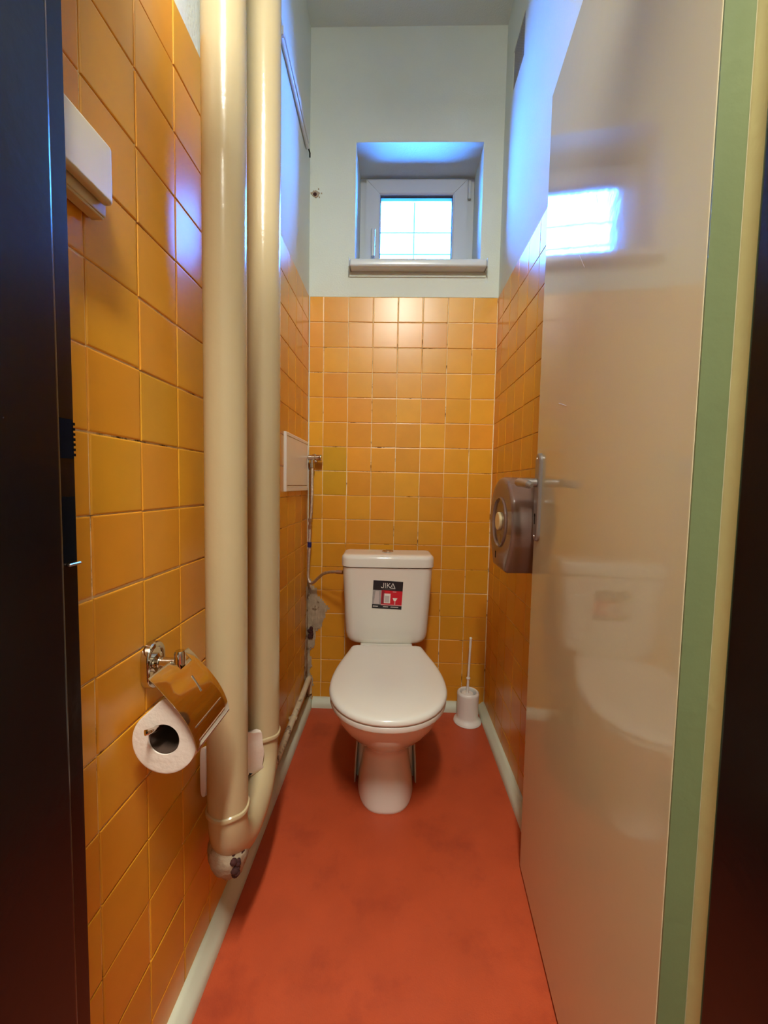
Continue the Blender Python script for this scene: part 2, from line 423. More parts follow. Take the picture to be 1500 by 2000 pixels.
bm = new(); ring_frame(bm, WX0, WX1, WZ0, WZ1, 0.032, 0.036, 0.016, 0.05, 2.040, 2.10); wpart('window_frame', bm, 'pvc', win)
SX0, SX1, SZ0, SZ1 = -0.168, 0.306, 2.010, 2.456
bm = new(); mitred(bm, SX0, SX1, SZ0, SZ1, 0.066, 2.024, 2.085); sash = wpart('sash', bm, 'pvc', win, angle=20)
bm = new(); ring_frame(bm, SX0 + .066, SX1 - .066, SZ0 + .066, SZ1 - .066, .003, .003, .009, .003, 2.040, 2.060, 0); wpart('gasket', bm, 'gasket', sash, smooth=False)
bm = new(); box(bm, SX0 + .060, SX1 - .060, 2.062, 2.068, SZ0 + .060, SZ1 - .060); wpart('pane', bm, 'glass', sash, smooth=False)
hd = None
bm = new(); box(bm, -0.141, -0.119, 2.012, 2.024, 2.150, 2.215, .004); tube(bm, [(-0.130, 2.012, 2.195), (-0.130, 1.985, 2.195)], .008, 12); wpart('handle_base', bm, 'pvc', win)
bm = new(); tube(bm, [(-0.130, 1.985, 2.205), (-0.130, 1.980, 2.190), (-0.130, 1.979, 2.14), (-0.130, 1.983, 2.085)], [.010, .0105, .0095, .008], 12); wpart('window_handle', bm, 'pvc', win)
for z in (2.41, 2.06):
    bm = new(); tube(bm, [(0.318, 2.030, z - .04), (0.318, 2.030, z + .04)], .0065, 12); tube(bm, [(0.318, 2.030, z - .012), (0.318, 2.030, z - .009)], .0075, 12); box(bm, .310, .326, 2.028, 2.042, z - .036, z + .036, .002); wpart('hinge', bm, 'pvc', win)
# sill board and the strip under it
bm = new(); box(bm, -0.216, 0.362, D - 0.052, D + .001, 1.938, 1.972, 0.010, 3); box(bm, WX0, WX1, D - 0.01, 2.04, 1.958, 1.972); wpart('window_sill', bm, 'pvc', win)
bm = new()
box(bm, -0.219, -0.2155, D - .054, D, 1.936, 1.974, .001, 1); box(bm, .3615, .365, D - .054, D, 1.936, 1.974, .001, 1); wpart('sill_end_cap', bm, 'pvc', win)
bm = new(); box(bm, -0.220, 0.366, D - .004, D + .0015, 1.918, 1.940, .001, 1)
wpart('sill_strip', bm, 'plaster', win)
# security grille outside
gr = thing('window_grille', 'thin metal security bars outside the small window', 'grille', (0.07, 2.19, WZ0))
for z in (2.195, 2.30):
    bm = new(); tube(bm, [(WX0 - 0.001, 2.17, z), (WX1 + .001, 2.17, z)], .004, 8); wpart('bar', bm, 'grille', gr)
for x in (0.065,):
    bm = new(); tube(bm, [(x, 2.178, WZ0), (x, 2.178, WZ1)], .004, 8); wpart('bar', bm, 'grille', gr)

# ---- steel door frame
frame = thing('trim_1', 'black glossy steel door frame with a cream rebate on the hinge side', 'door frame', (0, 0.400, 0), kind='structure')
def jamb(side):
    s = side  # -1 left, +1 right
    xi = 0.3288 if s < 0 else 0.3215      # reveal face
    xr = 0.3437 if s < 0 else 0.335       # rebate face
    xo = 0.385
    P = [(xi, 0.275), (xi, 0.392), (xi + .0006, 0.3951), (xi + .0023, 0.3977), (xi + .0049, 0.3994), (xi + .008, 0.400), (xr, 0.401), (xr, 0.431), (xr + .003, 0.435), (xo, 0.435), (xo, 0.431), (xr + .0, 0.4305), (xr + .005, 0.3045), (xo + .01, 0.304), (xo + .01, 0.275)]
    return [(s * x, y) for x, y in P]
for s in (-1, 1):
    bm = new(); prism(bm, jamb(s), 0, 1.965, 'xy')
    j = wpart('jamb', bm, 'black', frame, angle=30)
    if s < 0:
        for z0, z1 in ((1.041, 1.082), (0.932, 1.001)):
            bm = new(); box(bm, -0.3452, -0.3427, 0.403, 0.4295, z0, z1); wpart('strike_slot', bm, 'void', j, smooth=False)
        bm = new()
        for q in range(7): box(bm, -0.3450, -0.3427, 0.4285, 0.4325, 1.044 + q * .0054, 1.0468 + q * .0054)
        wpart('slot_teeth', bm, 'void', j, smooth=False)['kind'] = 'stuff'
        bm = new(); box(bm, -0.3437, -0.3400, 0.417, 0.433, 0.9275, 0.9305, .0008, 1); wpart('bent_lip', bm, 'steel', j)
    else:
        bm = new(); box(bm, 0.3340, 0.3352, 0.4015, 0.4305, 0.0, 1.963); wpart('rebate_strip', bm, 'cream_frame', j, smooth=False)['label'] = 'cream painted rebate strip'
bm = new(); box(bm, -0.38, 0.38, 0.275, 0.396, 1.945, 1.985, .003); box(bm, -0.38, 0.38, 0.394, 0.435, 1.963, 1.985, .002); wpart('head', bm, 'black', frame)

# ---- door leaf, opened against the right wall
ang = -math.atan2(0.049, 0.618)
door = thing('door_1', 'cream glossy door leaf standing open on the right', 'door', (0.304, 0.432, 0.010), ang, kind='structure')
LW, LH, LT = 0.6200, 1.942, 0.029
bm = new(); box(bm, 0, LT, 0.0015, LW, 0, LH, 0.0018, 2); finish(bm, 'leaf', 'cream_door', door)
bm = new(); box(bm, 0.0008, LT, -0.0005, 0.0016, 0, LH); finish(bm, 'hinge_edge', 'edge_green', door, smooth=False)['label'] = 'pale green painted hinge edge'
bm = new(); box(bm, LT + .0002, LT + .010, 0.0, LW - .012, 0.0, LH - .012, .001, 1); finish(bm, 'rebate_board', 'cream_door', door)
for z in (0.28, 1.02, 1.68):
    bm = new(); tube(bm, [(LT + .016, 0.004, z), (LT + .016, 0.004, z + .07)], .0045, 10); finish(bm, 'hinge', 'cream_frame', door)
for a_, b_ in (((.345, 1.408), (.375, 1.445)), ((.41, 1.175), (.46, 1.19)), ((.30, 1.49), (.303, 1.505))):
    bm = new(); tube(bm, [(0.0001, a_[0], a_[1]), (0.0001, b_[0], b_[1])], .0005, 4); finish(bm, 'scratch', 'white', door)
# handle plate: long rounded plate near the free edge
PY, PZ0, PZ1 = LW - 0.038, 0.880, 1.095
def stadium(cy, z0, z1, hw, n=10):
    return [(cy + hw * math.cos(a), z1 - hw + hw * math.sin(a)) for a in [PI * k / n for k in range(n + 1)]] + [(cy + hw * math.cos(a), z0 + hw + hw * math.sin(a)) for a in [PI + PI * k / n for k in range(n + 1)]]
bm = new()
lay = [(0.0005, 0.0), (-0.005, 0.0), (-0.0078, 0.002), (-0.009, 0.006)]
loft(bm, [[(x, y, z) for y, z in stadium(PY, PZ0 + d, PZ1 - d, 0.0195 - d)] for x, d in lay])
plate = finish(bm, 'handle_plate', 'alu', door)
bm = new()
L0 = Vector((-0.008, PY, PZ1 - 0.072))
tube(bm, [L0, L0 + Vector((-.020, 0, 0)), L0 + Vector((-.034, 0, 0)), L0 + Vector((-.042, -.006, 0)), L0 + Vector((-.045, -.018, 0)), L0 + Vector((-.045, -.06, -.002)), L0 + Vector((-.042, -.105, -.006)), L0 + Vector((-.038, -.112, -.008))], [.0105, .010, .0105, .0105, .0105, .0095, .0085, .005], 16)
finish(bm, 'lever', 'alu', plate)
bm = new(); box(bm, -0.0096, -0.0085, PY - .0025, PY + .0025, PZ0 + .042, PZ0 + .062); lathe(bm, [(0.0045, -0.0096), (0.0045, -0.0085)], (0, PY, PZ0 + .064), 'x', 12); finish(bm, 'keyhole', 'void', plate)
for z in (PZ0 + .012, PZ1 - .014):
    bm = new(); lathe(bm, [(0.0035, -0.0105), (0.004, -0.0085)], (0, PY, z), 'x', 10); finish(bm, 'screw', 'steel', plate)

# ------------------------------------------------------------------ lamp behind the view; its light comes in over and through the doorway
hl = thing('strip_light', 'long white strip light hung in the corridor outside the doorway', 'lamp', (LAMP_X, (LAMP_Y0 + LAMP_Y1) / 2, CZ))
bm = new(); box(bm, LAMP_X - .07, LAMP_X + .07, LAMP_Y0, LAMP_Y1, LAMP_Z - .045, LAMP_Z, .006); wpart('housing', bm, 'white', hl)
bm = new(); box(bm, LAMP_X - .055, LAMP_X + .055, LAMP_Y0 + .03, LAMP_Y1 - .03, LAMP_Z - .085, LAMP_Z - .046, .012, 3); wpart('diffuser', bm, 'globe', hl)
for y in (LAMP_Y0 + .12, LAMP_Y1 - .12):
    bm = new(); tube(bm, [(LAMP_X, y, LAMP_Z - .01), (LAMP_X, y, CZ)], .006, 10); wpart('hanger', bm, 'steel', hl)

# ------------------------------------------------------------------ the two joined riser pipes
PX, P1Y, P2X, P2Y, PR, ZC = -0.328, 0.786, -0.338, 1.040, 0.0392, 0.362
P2R = 0.0415
pipes = thing('riser_pipes', 'two thick cream painted vertical pipes joined by a bend above the floor', 'pipe', (PX, P1Y, 0.2))
bm = new(); tube(bm, [(PX, P1Y, ZC), (PX, P1Y, 1.2), (PX, P1Y, 2.0), (PX, P1Y, CZ)], PR, 40); wpart('riser', bm, 'pipe', pipes)
bm = new(); tube(bm, [(P2X, P2Y, ZC), (P2X, P2Y, 1.2), (P2X, P2Y, 2.0), (P2X, P2Y, CZ)], P2R, 40); wpart('riser', bm, 'pipe', pipes)
for x, y, r in ((PX, P1Y, PR), (P2X, P2Y, P2R)):
    bm = new(); rr = [(r + .0002, -0.006), (r + .003, -0.004), (r + .004, 0.0), (r + .003, .004), (r + .0002, .006)]
    rings = []
    for R_, h in rr:
        rings.append([(x + R_ * math.cos(2 * PI * j / 40), y + R_ * math.sin(2 * PI * j / 40), ZC + h + .0012 * math.sin(5 * 2 * PI * j / 40)) for j in range(40)])
    loft(bm, rings, caps=False); wpart('joint_ring', bm, 'pipe', pipes)
bm = new()
path = []; rad = []
p1 = Vector((PX, P1Y, ZC)); p2 = Vector((P2X, P2Y, ZC)); ctr = (p1 + p2) / 2; hd_ = (p2 - p1) / 2; dep = 0.118
for k in range(25):
    a = PI * k / 24
    sq = lambda v: math.copysign(abs(v) ** 0.8, v)
    q = ctr - hd_ * sq(math.cos(a)); q.z = ZC - 0.0 - dep * sq(math.sin(a)); path.append(q); rad.append(PR - .001 + .004 * math.sin(a) ** 2)
tube(bm, path, rad, 36)
bend = wpart('bend', bm, 'pipe', pipes)
# rough plaster lump and broken rusty opening on the bend
bm = new()
rnd_ = random.Random(4); rings = []
for k in range(9):
    t_ = k / 8; r_ = 0.040 * math.sin(PI * (0.12 + 0.80 * t_)) ** .6
    c_ = Vector((PX - .012 + .012 * t_, P1Y + .016, 0.300 - t_ * .095))
    rings.append([c_ + Vector((math.cos(2 * PI * j / 20) * r_ * (1 + rnd_.uniform(-.05, .05)), math.sin(2 * PI * j / 20) * r_ * 1.05 * (1 + rnd_.uniform(-.05, .05)), rnd_.uniform(-.003, .003))) for j in range(20)])
loft(bm, rings); wpart('mortar_lump', bm, 'mortar', pipes, angle=80)
bm = new()
for k in range(34):
    a = rnd_.uniform(0, 1)
    c_ = Vector((PX + .019 + rnd_.uniform(-.007, .006), P1Y + .000 + rnd_.uniform(-.016, .014), 0.272 - a * .044))
    rings = []
    s_ = rnd_.uniform(.005, .010)
    lathe(bm, [(0.0005, -s_), (s_ * .8, -s_ * .6), (s_, 0), (s_ * .7, s_ * .6), (0.0005, s_)], c_, 'z', 8)
wpart('rust_scab', bm, 'rust', pipes, angle=80)

# thin pipe low on the left wall
tp = thing('thin_pipe', 'thin peeling cream pipe running low along the left wall behind the thick pipes', 'pipe', (-0.377, 1.4, 0.1))
bm = new(); pts = [(-0.378, 1.826, 0.06), (-0.378, 1.822, 0.115), (-0.378, 1.812, 0.135), (-0.377, 1.795, 0.140), (-0.376, 1.70, 0.132), (-0.377, 1.45, 0.113), (-0.376, 1.29, 0.104), (-0.377, 1.12, 0.10), (-0.377, 1.03, 0.10)]
tube(bm, pts, [.0115, .0115, .012, .012, .0115, .0118, .0112, .0115, .0115], 14); wpart('pipe', bm, 'pipe_old', tp)
for y, z in ((1.52, .118), (1.10, .0995)):
    bm = new(); box(bm, XL, -.362, y - .006, y + .006, z - .003, z + .003, .001, 1); tube(bm, [(-.377, y - .005, z), (-.377, y + .005, z)], .0135, 14); wpart('clip', bm, 'pipe_old', tp)

# paper bundle stuffed between wall and pipes
pb = thing('paper_bundle', 'crumpled white paper stuffed behind the nearer thick pipe', 'paper', (-0.36, 0.9, 0.36))
bm = new(); rnd_ = random.Random(9); rings = []
NN = 14
for k in range(NN + 1):
    t_ = k / NN; y = 0.796 + t_ * 0.190
    cx = -0.3835 + 0.006 * t_ + 0.036 * max(0, (t_ - .35) / .65) ** 1.5; hx = 0.006 + 0.016 * max(0, (t_ - .35) / .65)
    z0 = 0.372 - .085 * t_; z1 = 0.478 - .080 * t_
    ring = []
    for j in range(20):
        a = 2 * PI * j / 20; ca, sa = math.cos(a), math.sin(a)
        jt = rnd_.uniform(-.0055, .0055) * min(1, t_ * 1.6)
        ring.append((cx + hx * math.copysign(abs(ca) ** .6, ca) + jt, y, (z0 + z1) / 2 + (z1 - z0) / 2 * math.copysign(abs(sa) ** .5, sa) + jt * 1.2))
    rings.append(ring)
loft(bm, rings); wpart('crumpled_sheet', bm, 'paper', pb, angle=70)

# ------------------------------------------------------------------ toilet paper holder and roll
hold = thing('paper_holder', 'chrome toilet paper holder with curved lid on the left wall', 'paper holder', (XL, 0.64, 0.722))
bm = new()
def oval(x, k, n=32):
    hw, hh = 0.0255 * k, 0.038 * k
    return [(x, 0.64 + hw * math.cos(2 * PI * j / n), 0.722 + (hh - hw) * (1 if math.sin(2 * PI * j / n) >= 0 else -1) + hw * math.sin(2 * PI * j / n)) for j in range(n)]
loft(bm, [oval(XL + .0002, 1), oval(XL + .009, 1), oval(XL + .0115, .95), oval(XL + .012, .78), oval(XL + .0095, .74), oval(XL + .0095, .05)])
wpart('rosette', bm, 'chrome', hold)
bm = new(); lathe(bm, [(.0150, .0095), (.0150, .015), (.0095, .017), (.0078, .020), (.0078, .046)], (XL, 0.64, 0.726), 'x', 24); wpart('post', bm, 'chrome', hold)
bm = new(); tube(bm, [(-0.3445, 0.640, 0.746), (-0.3445, 0.640, 0.742), (-0.3445, 0.640, 0.708), (-0.3445, .640, .704)], [.007, .0088, .0088, .007], 18); wpart('pivot', bm, 'chrome', hold)
# curved lid: profile in XZ swept along Y
prof = [(-0.349, 0.737), (-0.338, 0.727), (-0.326, 0.713), (-0.312, 0.698), (-0.299, 0.681), (-0.2885, 0.663), (-0.2815, 0.645), (-0.2785, 0.630)]
pr_ = catmull([(x, 0, z) for x, z in prof], 3); outer = [(p.x, p.z) for p in pr_]
ys = [0.561, 0.585, 0.608, 0.622, 0.640, 0.658, 0.674]
bm = new(); G = [[bm.verts.new((x, y, z)) for y in ys] for x, z in outer]
for i in range(len(outer) - 1):
    for j in range(len(ys) - 1):
        if i < 4 and j in (3, 4): continue
        bm.faces.new((G[i][j], G[i][j + 1], G[i + 1][j + 1], G[i + 1][j]))
for v in [v for v in bm.verts if not v.link_faces]: bm.verts.remove(v)
cover = wpart('lid_flap', bm, 'chrome', hold, angle=30)
sm = cover.modifiers.new('sheet', 'SOLIDIFY'); sm.thickness = 0.0012; sm.offset = 0; cover.modifiers.move(1, 0)
for k, (i, s0, s1) in enumerate(((15, 0.572, 0.660), (18, 0.572, 0.660))):
    bm = new(); x, z = outer[i]; x1_, z1_ = outer[i + 1]
    tube(bm, [(x + .0006, s0, z - .004), (x + .0012, s0 + .004, z - .004), (x + .0012, s1 - .004, z - .004), (x + .0006, s1, z - .004)], .0019, 8); wpart('raised_rib', bm, 'steel', cover)
bm = new(); tube(bm, [(outer[7][0] + .0011, .632, outer[7][1] + .0011), (outer[11][0] + .0011, .626, outer[11][1] + .0011)], .0009, 6); wpart('scratch', bm, 'steel', cover)
# rod: from pivot forward, down and through the roll
RCX, RCZ = -0.3335, 0.640
bm = new(); tube(bm, [(-0.352, 0.690, 0.712), (-0.352, .696, .69), (-0.347, .698, .665), (RCX - .002, .697, RCZ + .022), (RCX - .005, .690, RCZ + .0165), (RCX - .006, .600, RCZ + .0165), (RCX - .010, 0.565, RCZ + .0185), (RCX - .018, .556, RCZ + .0195)], .0042, 10)
tube(bm, [(-0.3445, .640, .712), (-0.349, .665, .714), (-0.352, .690, .712)], .0042, 10)
wpart('rod', bm, 'chrome', hold)

roll = thing('toilet_roll', 'white toilet paper roll hanging in the chrome holder', 'toilet paper', (RCX, 0.622, RCZ))
bm = new(); n = 48; RO, RI = 0.0490, 0.0232; ya, yb2 = 0.572, 0.676
def rim(y, rr, peak=True):
    out = []
    for j in range(n):
        a = 2 * PI * j / n; r_ = rr
        if peak:
            da = (a - math.radians(84) + PI) % (2 * PI) - PI
            r_ = rr + 0.017 * math.exp(-(da / 0.36) ** 2)
        x = RCX + r_ * math.cos(a); x = max(x, XL + .0035)
        out.append((x, y, RCZ - .004 + r_ * math.sin(a) * 1.02))
    return out
def hole(y, rr): return [(RCX + rr * math.cos(2 * PI * j / n), y, RCZ + rr * math.sin(2 * PI * j / n)) for j in range(n)]
mid = [rim(ya + .001, RO - .001), rim(ya, RO - .004), hole(ya, RI + .001), hole(ya, RI), hole(yb2, RI), hole(yb2, RI + .001), rim(yb2, RO - .004), rim(yb2 - .001, RO - .001)]
R_ = loft(bm, mid, caps=False)
for j in range(n): bm.faces.new((R_[-1][j], R_[-1][(j + 1) % n], R_[0][(j + 1) % n], R_[0][j]))
wpart('paper', bm, 'paper', roll, angle=40)
bm = new(); loft(bm, [hole(ya + .002, RI - .0002), hole(yb2 - .001, RI - .0002), hole(yb2 - .001, RI - .0018), hole(ya + .002, RI - .0018), hole(ya + .002, RI - .0002)], caps=False); wpart('cardboard_core', bm, 'card', roll)

# ------------------------------------------------------------------ switch box on left wall
sw = thing('light_switch', 'cream surface-mounted switch box high on the left wall by the door frame', 'switch', (XL, 0.49, 1.385))
bm = new(); box(bm, XL, XL + .022, 0.446, 0.531, 1.348, 1.432, .003); wpart('base', bm, 'ivory', sw)
bm = new(); box(bm, XL + .0225, XL + .036, 0.442, 0.525, 1.358, 1.428, .005, 3); wpart('cover', bm, 'ivory', sw)
bm = new(); box(bm, XL + .004, XL + .020, 0.446, 0.529, 1.3455, 1.3485, .001, 1); wpart('rear_rim', bm, 'ivory', sw)

# cable duct high on the left wall
cd = thing('cable_duct', 'white cable duct and pipe running high on the left wall', 'cable duct', (XL, 1.2, 2.42))
def zline(y): return 2.463 - (y - 1.337) * 0.11
bm = new(); A = []
for y in (0.44, 1.755): A.append([(XL + dx, y, zline(y) + dz) for dx, dz in ((0, -.012), (.010, -.012), (.012, -.010), (.012, .010), (.010, .012), (0, .012))])
loft(bm, A); wpart('duct', bm, 'duct', cd)
bm = new(); tube(bm, [(XL + .0066, 0.44, zline(.44) - .050), (XL + .0066, 1.1, zline(1.1) - .048), (XL + .0066, 1.748, zline(1.748) - .046 + .01)], .0065, 14); wpart('conduit', bm, 'duct', cd)
bm = new(); tube(bm, [(XL + .010, 1.748, zline(1.748) - .036), (XL + .013, 1.765, zline(1.75) - .042), (XL + .012, 1.77, zline(1.75) - .056)], .003, 8); wpart('cable_end', bm, 'void', cd)
for y in (1.35, 0.8):
    bm = new(); box(bm, XL, XL + .020, y - .006, y + .006, zline(y) - .062, zline(y) - .036, .002); wpart('clip', bm, 'duct', cd)

# vent mesh in the right wall
vt = thing('vent_mesh', 'dark square wire mesh over the vent hole high on the right wall', 'vent', (XR, 1.651, 2.562))
bm = new()
for k in range(16):
    y = 1.578 + .146 * (k + .5) / 16; box(bm, XR + .004, XR + .0055, y - .0011, y + .0011, 2.560, 2.714)
    z = 2.562 + .150 * (k + .5) / 16; box(bm, XR + .0055, XR + .007, 1.576, 1.726, z - .0011, z + .0011)
wpart('wire', bm, 'mesh_wire', vt, smooth=False)['kind'] = 'stuff'
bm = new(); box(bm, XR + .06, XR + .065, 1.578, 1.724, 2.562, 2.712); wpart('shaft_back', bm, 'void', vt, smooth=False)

# ------------------------------------------------------------------ access hatch
ht_ = thing('access_hatch', 'white plastic access hatch on the left tiles beside the valve', 'hatch', (XL, 1.62, 0.988))
HY0, HY1, HZ0, HZ1 = 1.432, 1.792, 0.992, 1.202
bm = new(); mm_ = []
def rectx(x, d): return [(x, HY0 + d, HZ0 + d), (x, HY1 - d, HZ0 + d), (x, HY1 - d, HZ1 - d), (x, HY0 + d, HZ1 - d)]
R_ = loft(bm, [rectx(XL, 0), rectx(XL + .008, 0), rectx(XL + .010, .002), rectx(XL + .010, .012), rectx(XL + .007, .013), rectx(XL + .007, .016)], caps=False)
wpart('frame', bm, 'white', ht_, smooth=False)
bm = new(); box(bm, XL + .002, XL + .0095, HY0 + .0145, HY1 - .0145, HZ0 + .022, HZ1 - .0145, .001, 2); wpart('cover', bm, 'white', ht_)
bm = new(); box(bm, XL + .002, XL + .0085, HY0 + .0145, HY1 - .0145, HZ0 + .0135, HZ0 + .0205, .001, 2); wpart('hinge_strip', bm, 'white', ht_)

# ------------------------------------------------------------------ valve and hose
VY = D - .045
vv = thing('angle_valve', 'chrome angle valve in the left rear corner above the cistern', 'valve', (-0.37, D, 1.135))
bm = new(); lathe(bm, [(.019, -.0005), (.019, -.004), (.012, -.009), (.010, -.010), (.010, -.05)], (-0.366, D, 1.135), 'y', 20); wpart('body', bm, 'chrome', vv)
bm = new(); lathe(bm, [(.011, -.020), (.0115, -.017), (.0115, .012), (.009, .014), (.009, .018), (.0145, .020), (.0150, .040), (.013, .043), (0.0004, .043)], (-0.3685, VY, 1.135), 'x', 20)
wpart('knob', bm, 'chrome', vv)
bm = new(); lathe(bm, [(.0085, -.004), (.0085, -.020), (.0105, -.021), (.0105, -.038), (.006, -.040)], (-0.366, VY, 1.130), 'z', 12); wpart('outlet_nut', bm, 'chrome', vv)
hs_ = thing('supply_hose', 'grey braided water hose curving down from the corner valve to the cistern', 'hose', (-0.37, VY, 0.6))
bm = new(); tube(bm, [(-0.366, VY, 1.092), (-0.366, VY, .98), (-0.369, VY, .895), (-0.372, VY, .868)], .0058, 10); wpart('upper_hose', bm, 'hose', hs_)
bm = new(); tube(bm, [(-0.379, VY + .015, 1.10), (-0.379, VY + .018, .95), (-0.377, VY + .008, .868)], .0035, 8); wpart('thin_tube', bm, 'chrome', hs_)
bm = new(); lathe(bm, [(.006, .032), (.009, .030), (.009, .016), (.0065, .015), (.0065, .004), (.009, .002), (.009, -.014), (.006, -.016)], (-0.3735, VY, .838), 'z', 6); wpart('coupling', bm, 'steel', hs_)
bm = new()
curve = [(-0.3745, VY, .826), (-0.376, VY, .74), (-0.380, VY, .66), (-0.381, VY, .612), (-0.376, VY - .002, .590), (-0.366, VY - .006, .583), (-0.352, VY - .014, .590), (-0.332, VY - .030, .610), (-0.305, VY - .058, .636), (-0.278, VY - .084, .650), (-0.250, VY - .105, .657), (-0.234, VY - .112, .658)]
tube(bm, catmull(curve), .0065, 12); wpart('braided_hose', bm, 'hose', hs_)
bm = new(); tube(bm, [(-0.240, VY - .109, .658), (-0.212, VY - .118, .6585)], .0088, 6); wpart('end_nut', bm, 'steel', hs_)
bm = new(); tube(bm, [(-0.3757, VY, .765), (-0.3762, VY, .742)], .0090, 12); wpart('blue_tag', bm, 'blue_tag', hs_)['label'] = 'dark blue tag ring'

# ------------------------------------------------------------------ toilet
TA = math.radians(2.1)
to = thing('toilet', 'white ceramic close-coupled toilet with closed lid against the far wall', 'toilet', (-0.0160, 1.35, 0), TA)
def egg(z, yf, yb_, hx, yc=None, nf=2.1, nb=2.6, n=48, x0=0):
    """front (towards camera, -y) and back halves with their own lengths"""
    yc = (yf + yb_) / 2 if yc is None else yc
    out = []
    for j in range(n):
        a = 2 * PI * j / n; c, s = math.cos(a), math.sin(a)
        e = nf if s < 0 else nb
        x = hx * math.copysign(abs(c) ** (2 / e), c); ly = (yc - yf) if s < 0 else (yb_ - yc)
        out.append((x0 + x, yc + ly * math.copysign(abs(s) ** (2 / e), s) - 1.35, z))
    return out
bm = new()
loft(bm, [egg(0.000, 1.214, 1.56, .093, 1.39, 2.7), egg(0.012, 1.209, 1.56, .095, 1.39, 2.7), egg(0.05, 1.216, 1.55, .089, 1.38, 2.6), egg(0.10, 1.232, 1.54, .081, 1.37, 2.5), egg(0.150, 1.242, 1.53, .076, 1.36, 2.3), egg(0.180, 1.235, 1.53, .080, 1.34), egg(0.21, 1.200, 1.54, .098, 1.33), egg(0.25, 1.148, 1.55, .126, 1.30), egg(0.29, 1.105, 1.57, .147, 1.27), egg(0.33, 1.070, 1.60, .162, 1.26), egg(0.360, 1.050, 1.62, .168, 1.25), egg(0.374, 1.042, 1.62, .169, 1.25), egg(0.378, 1.046, 1.62, .165, 1.25), egg(0.378, 1.080, 1.58, .12, 1.25)])
finish(bm, 'bowl', 'ceramic', to, angle=60)
bm = new(); loft(bm, [egg(0.0, 1.368, 1.568, .102, 1.45, 6, 5), egg(.10, 1.376, 1.568, .098, 1.45, 6, 5), egg(.19, 1.40, 1.568, .090, 1.46, 6, 5), egg(.30, 1.42, 1.575, .084, 1.46, 4, 4)]); finish(bm, 'rear_foot', 'ceramic', to, angle=60)
# rear foot: flared skirt that widens behind the pedestal, with hollow sides
for s in (-1, 1):
    bm = new(); out = []; inn = []
    for k in range(13):
        z = 0.200 * k / 12
        xx = .106 - .012 * (z / .2) ** 2; yy = 1.350 + .022 * math.sin(PI * min(1, z / .2) * .5) + .03 * (z / .2) ** 3
        out.append((s * xx, yy - 1.35, z)); inn.append((s * (xx - .004), yy + .004 - 1.35, z))
    rings = []
    for (x, y, z), (xi_, yi_, _) in zip(out, inn):
        rings.append([(x, y, z), (x + s * .004, y + .03, z), (x + s * .002, .22, z), (xi_ - s * .006, .22, z), (xi_ - s * .002, yi_ + .03, z), (xi_, yi_, z)])
    loft(bm, rings); finish(bm, 'foot_skirt', 'ceramic', to, angle=50)
# seat ring and lid
def seat_outline(z, inset=0.0, n=64, yh=1.527, hwh=.136, hw=.179, ym=1.235, yf=1.019):
    out = []
    hwh -= inset; hw -= inset; yh -= inset; yf += inset
    pts = []
    # right side from hinge corner to widest, then front arc, then back up the left side
    for k in range(10):
        t_ = k / 10; pts.append((hwh + (hw - hwh) * math.sin(t_ * PI / 2) ** 1.15, yh - .02 + (ym - yh + .02) * t_))
    for k in range(24):
        a = PI * k / 23; c, s = math.cos(a), math.sin(a); pts.append((hw * math.copysign(abs(c) ** .92, c), ym - (ym - yf) * abs(s) ** .94))
    for k in range(9, -1, -1):
        t_ = k / 10; pts.append((-(hwh + (hw - hwh) * math.sin(t_ * PI / 2) ** 1.15), yh - .02 + (ym - yh + .02) * t_))
    r = .02
    pts += [(-hwh + .004, yh - .006), (-hwh + .02, yh), (hwh - .02, yh), (hwh - .004, yh - .006)]
    return [(x, y - 1.35, z) for x, y in pts]
bm = new(); loft(bm, [seat_outline(.3785, .006), seat_outline(.381, .002), seat_outline(.393, .002), seat_outline(.396, .004)]); finish(bm, 'seat', 'seat', to, angle=60)
bm = new(); loft(bm, [seat_outline(.3965, .005), seat_outline(.399, .0005), seat_outline(.404, -.0005), seat_outline(.410, .001), seat_outline(.4145, .005), seat_outline(.4170, .012), seat_outline(.4180, .022), seat_outline(.4195, .06), seat_outline(.420, .11)]); finish(bm, 'lid', 'seat', to, angle=60)
for s in (-1, 1):
    bm = new(); tube(bm, [(s * .095, .196, .386), (s * .045, .196, .386)], .011, 14); box(bm, s * .07 - .014, s * .07 + .014, .18, .21, .376, .39, .003); finish(bm, 'hinge', 'seat', to)
bm = new(); box(bm, -.130, .130, .178, .222, .366, .394, .006, 3); box(bm, -.105, .105, .19, .38, .33, .387, .008, 3); finish(bm, 'tank_ledge', 'ceramic', to)
# cistern
def tank_ring(z, hw, yf, yb_, r=.035, bul=.006, n=9):
    pts = []
    def cor(cx, cy, a0, rr):
        for k in range(n): a = a0 + (PI / 2) * k / (n - 1); pts.append([cx + rr * math.cos(a), cy + rr * math.sin(a)])
    rb = .018
    cor(hw - rb, yb_ - rb, 0, rb); cor(-hw + rb, yb_ - rb, PI / 2, rb); cor(-hw + r, yf + r, PI, r)
    for k in range(1, 8):
        pts.append([-hw + r + (2 * hw - 2 * r) * k / 8, yf])
    cor(hw - r, yf + r, 3 * PI / 2, r)
    return [(x, y - 1.35 + (bul * (x / hw) ** 2 if y < yf + r * .9 else 0), z) for x, y in pts]
YF, YB = 1.588, 1.748
bm = new(); rr = []
for z, ins in ((.386, .026), (.389, .016), (.396, .008), (.408, .0025), (.430, 0)):
    hw = .163 + .016 * ((z - .402) / .296) - ins; rr.append(tank_ring(z, hw, YF + .014 - .014 * ((z - .402) / .296) + ins * .5, YB - ins * .4))
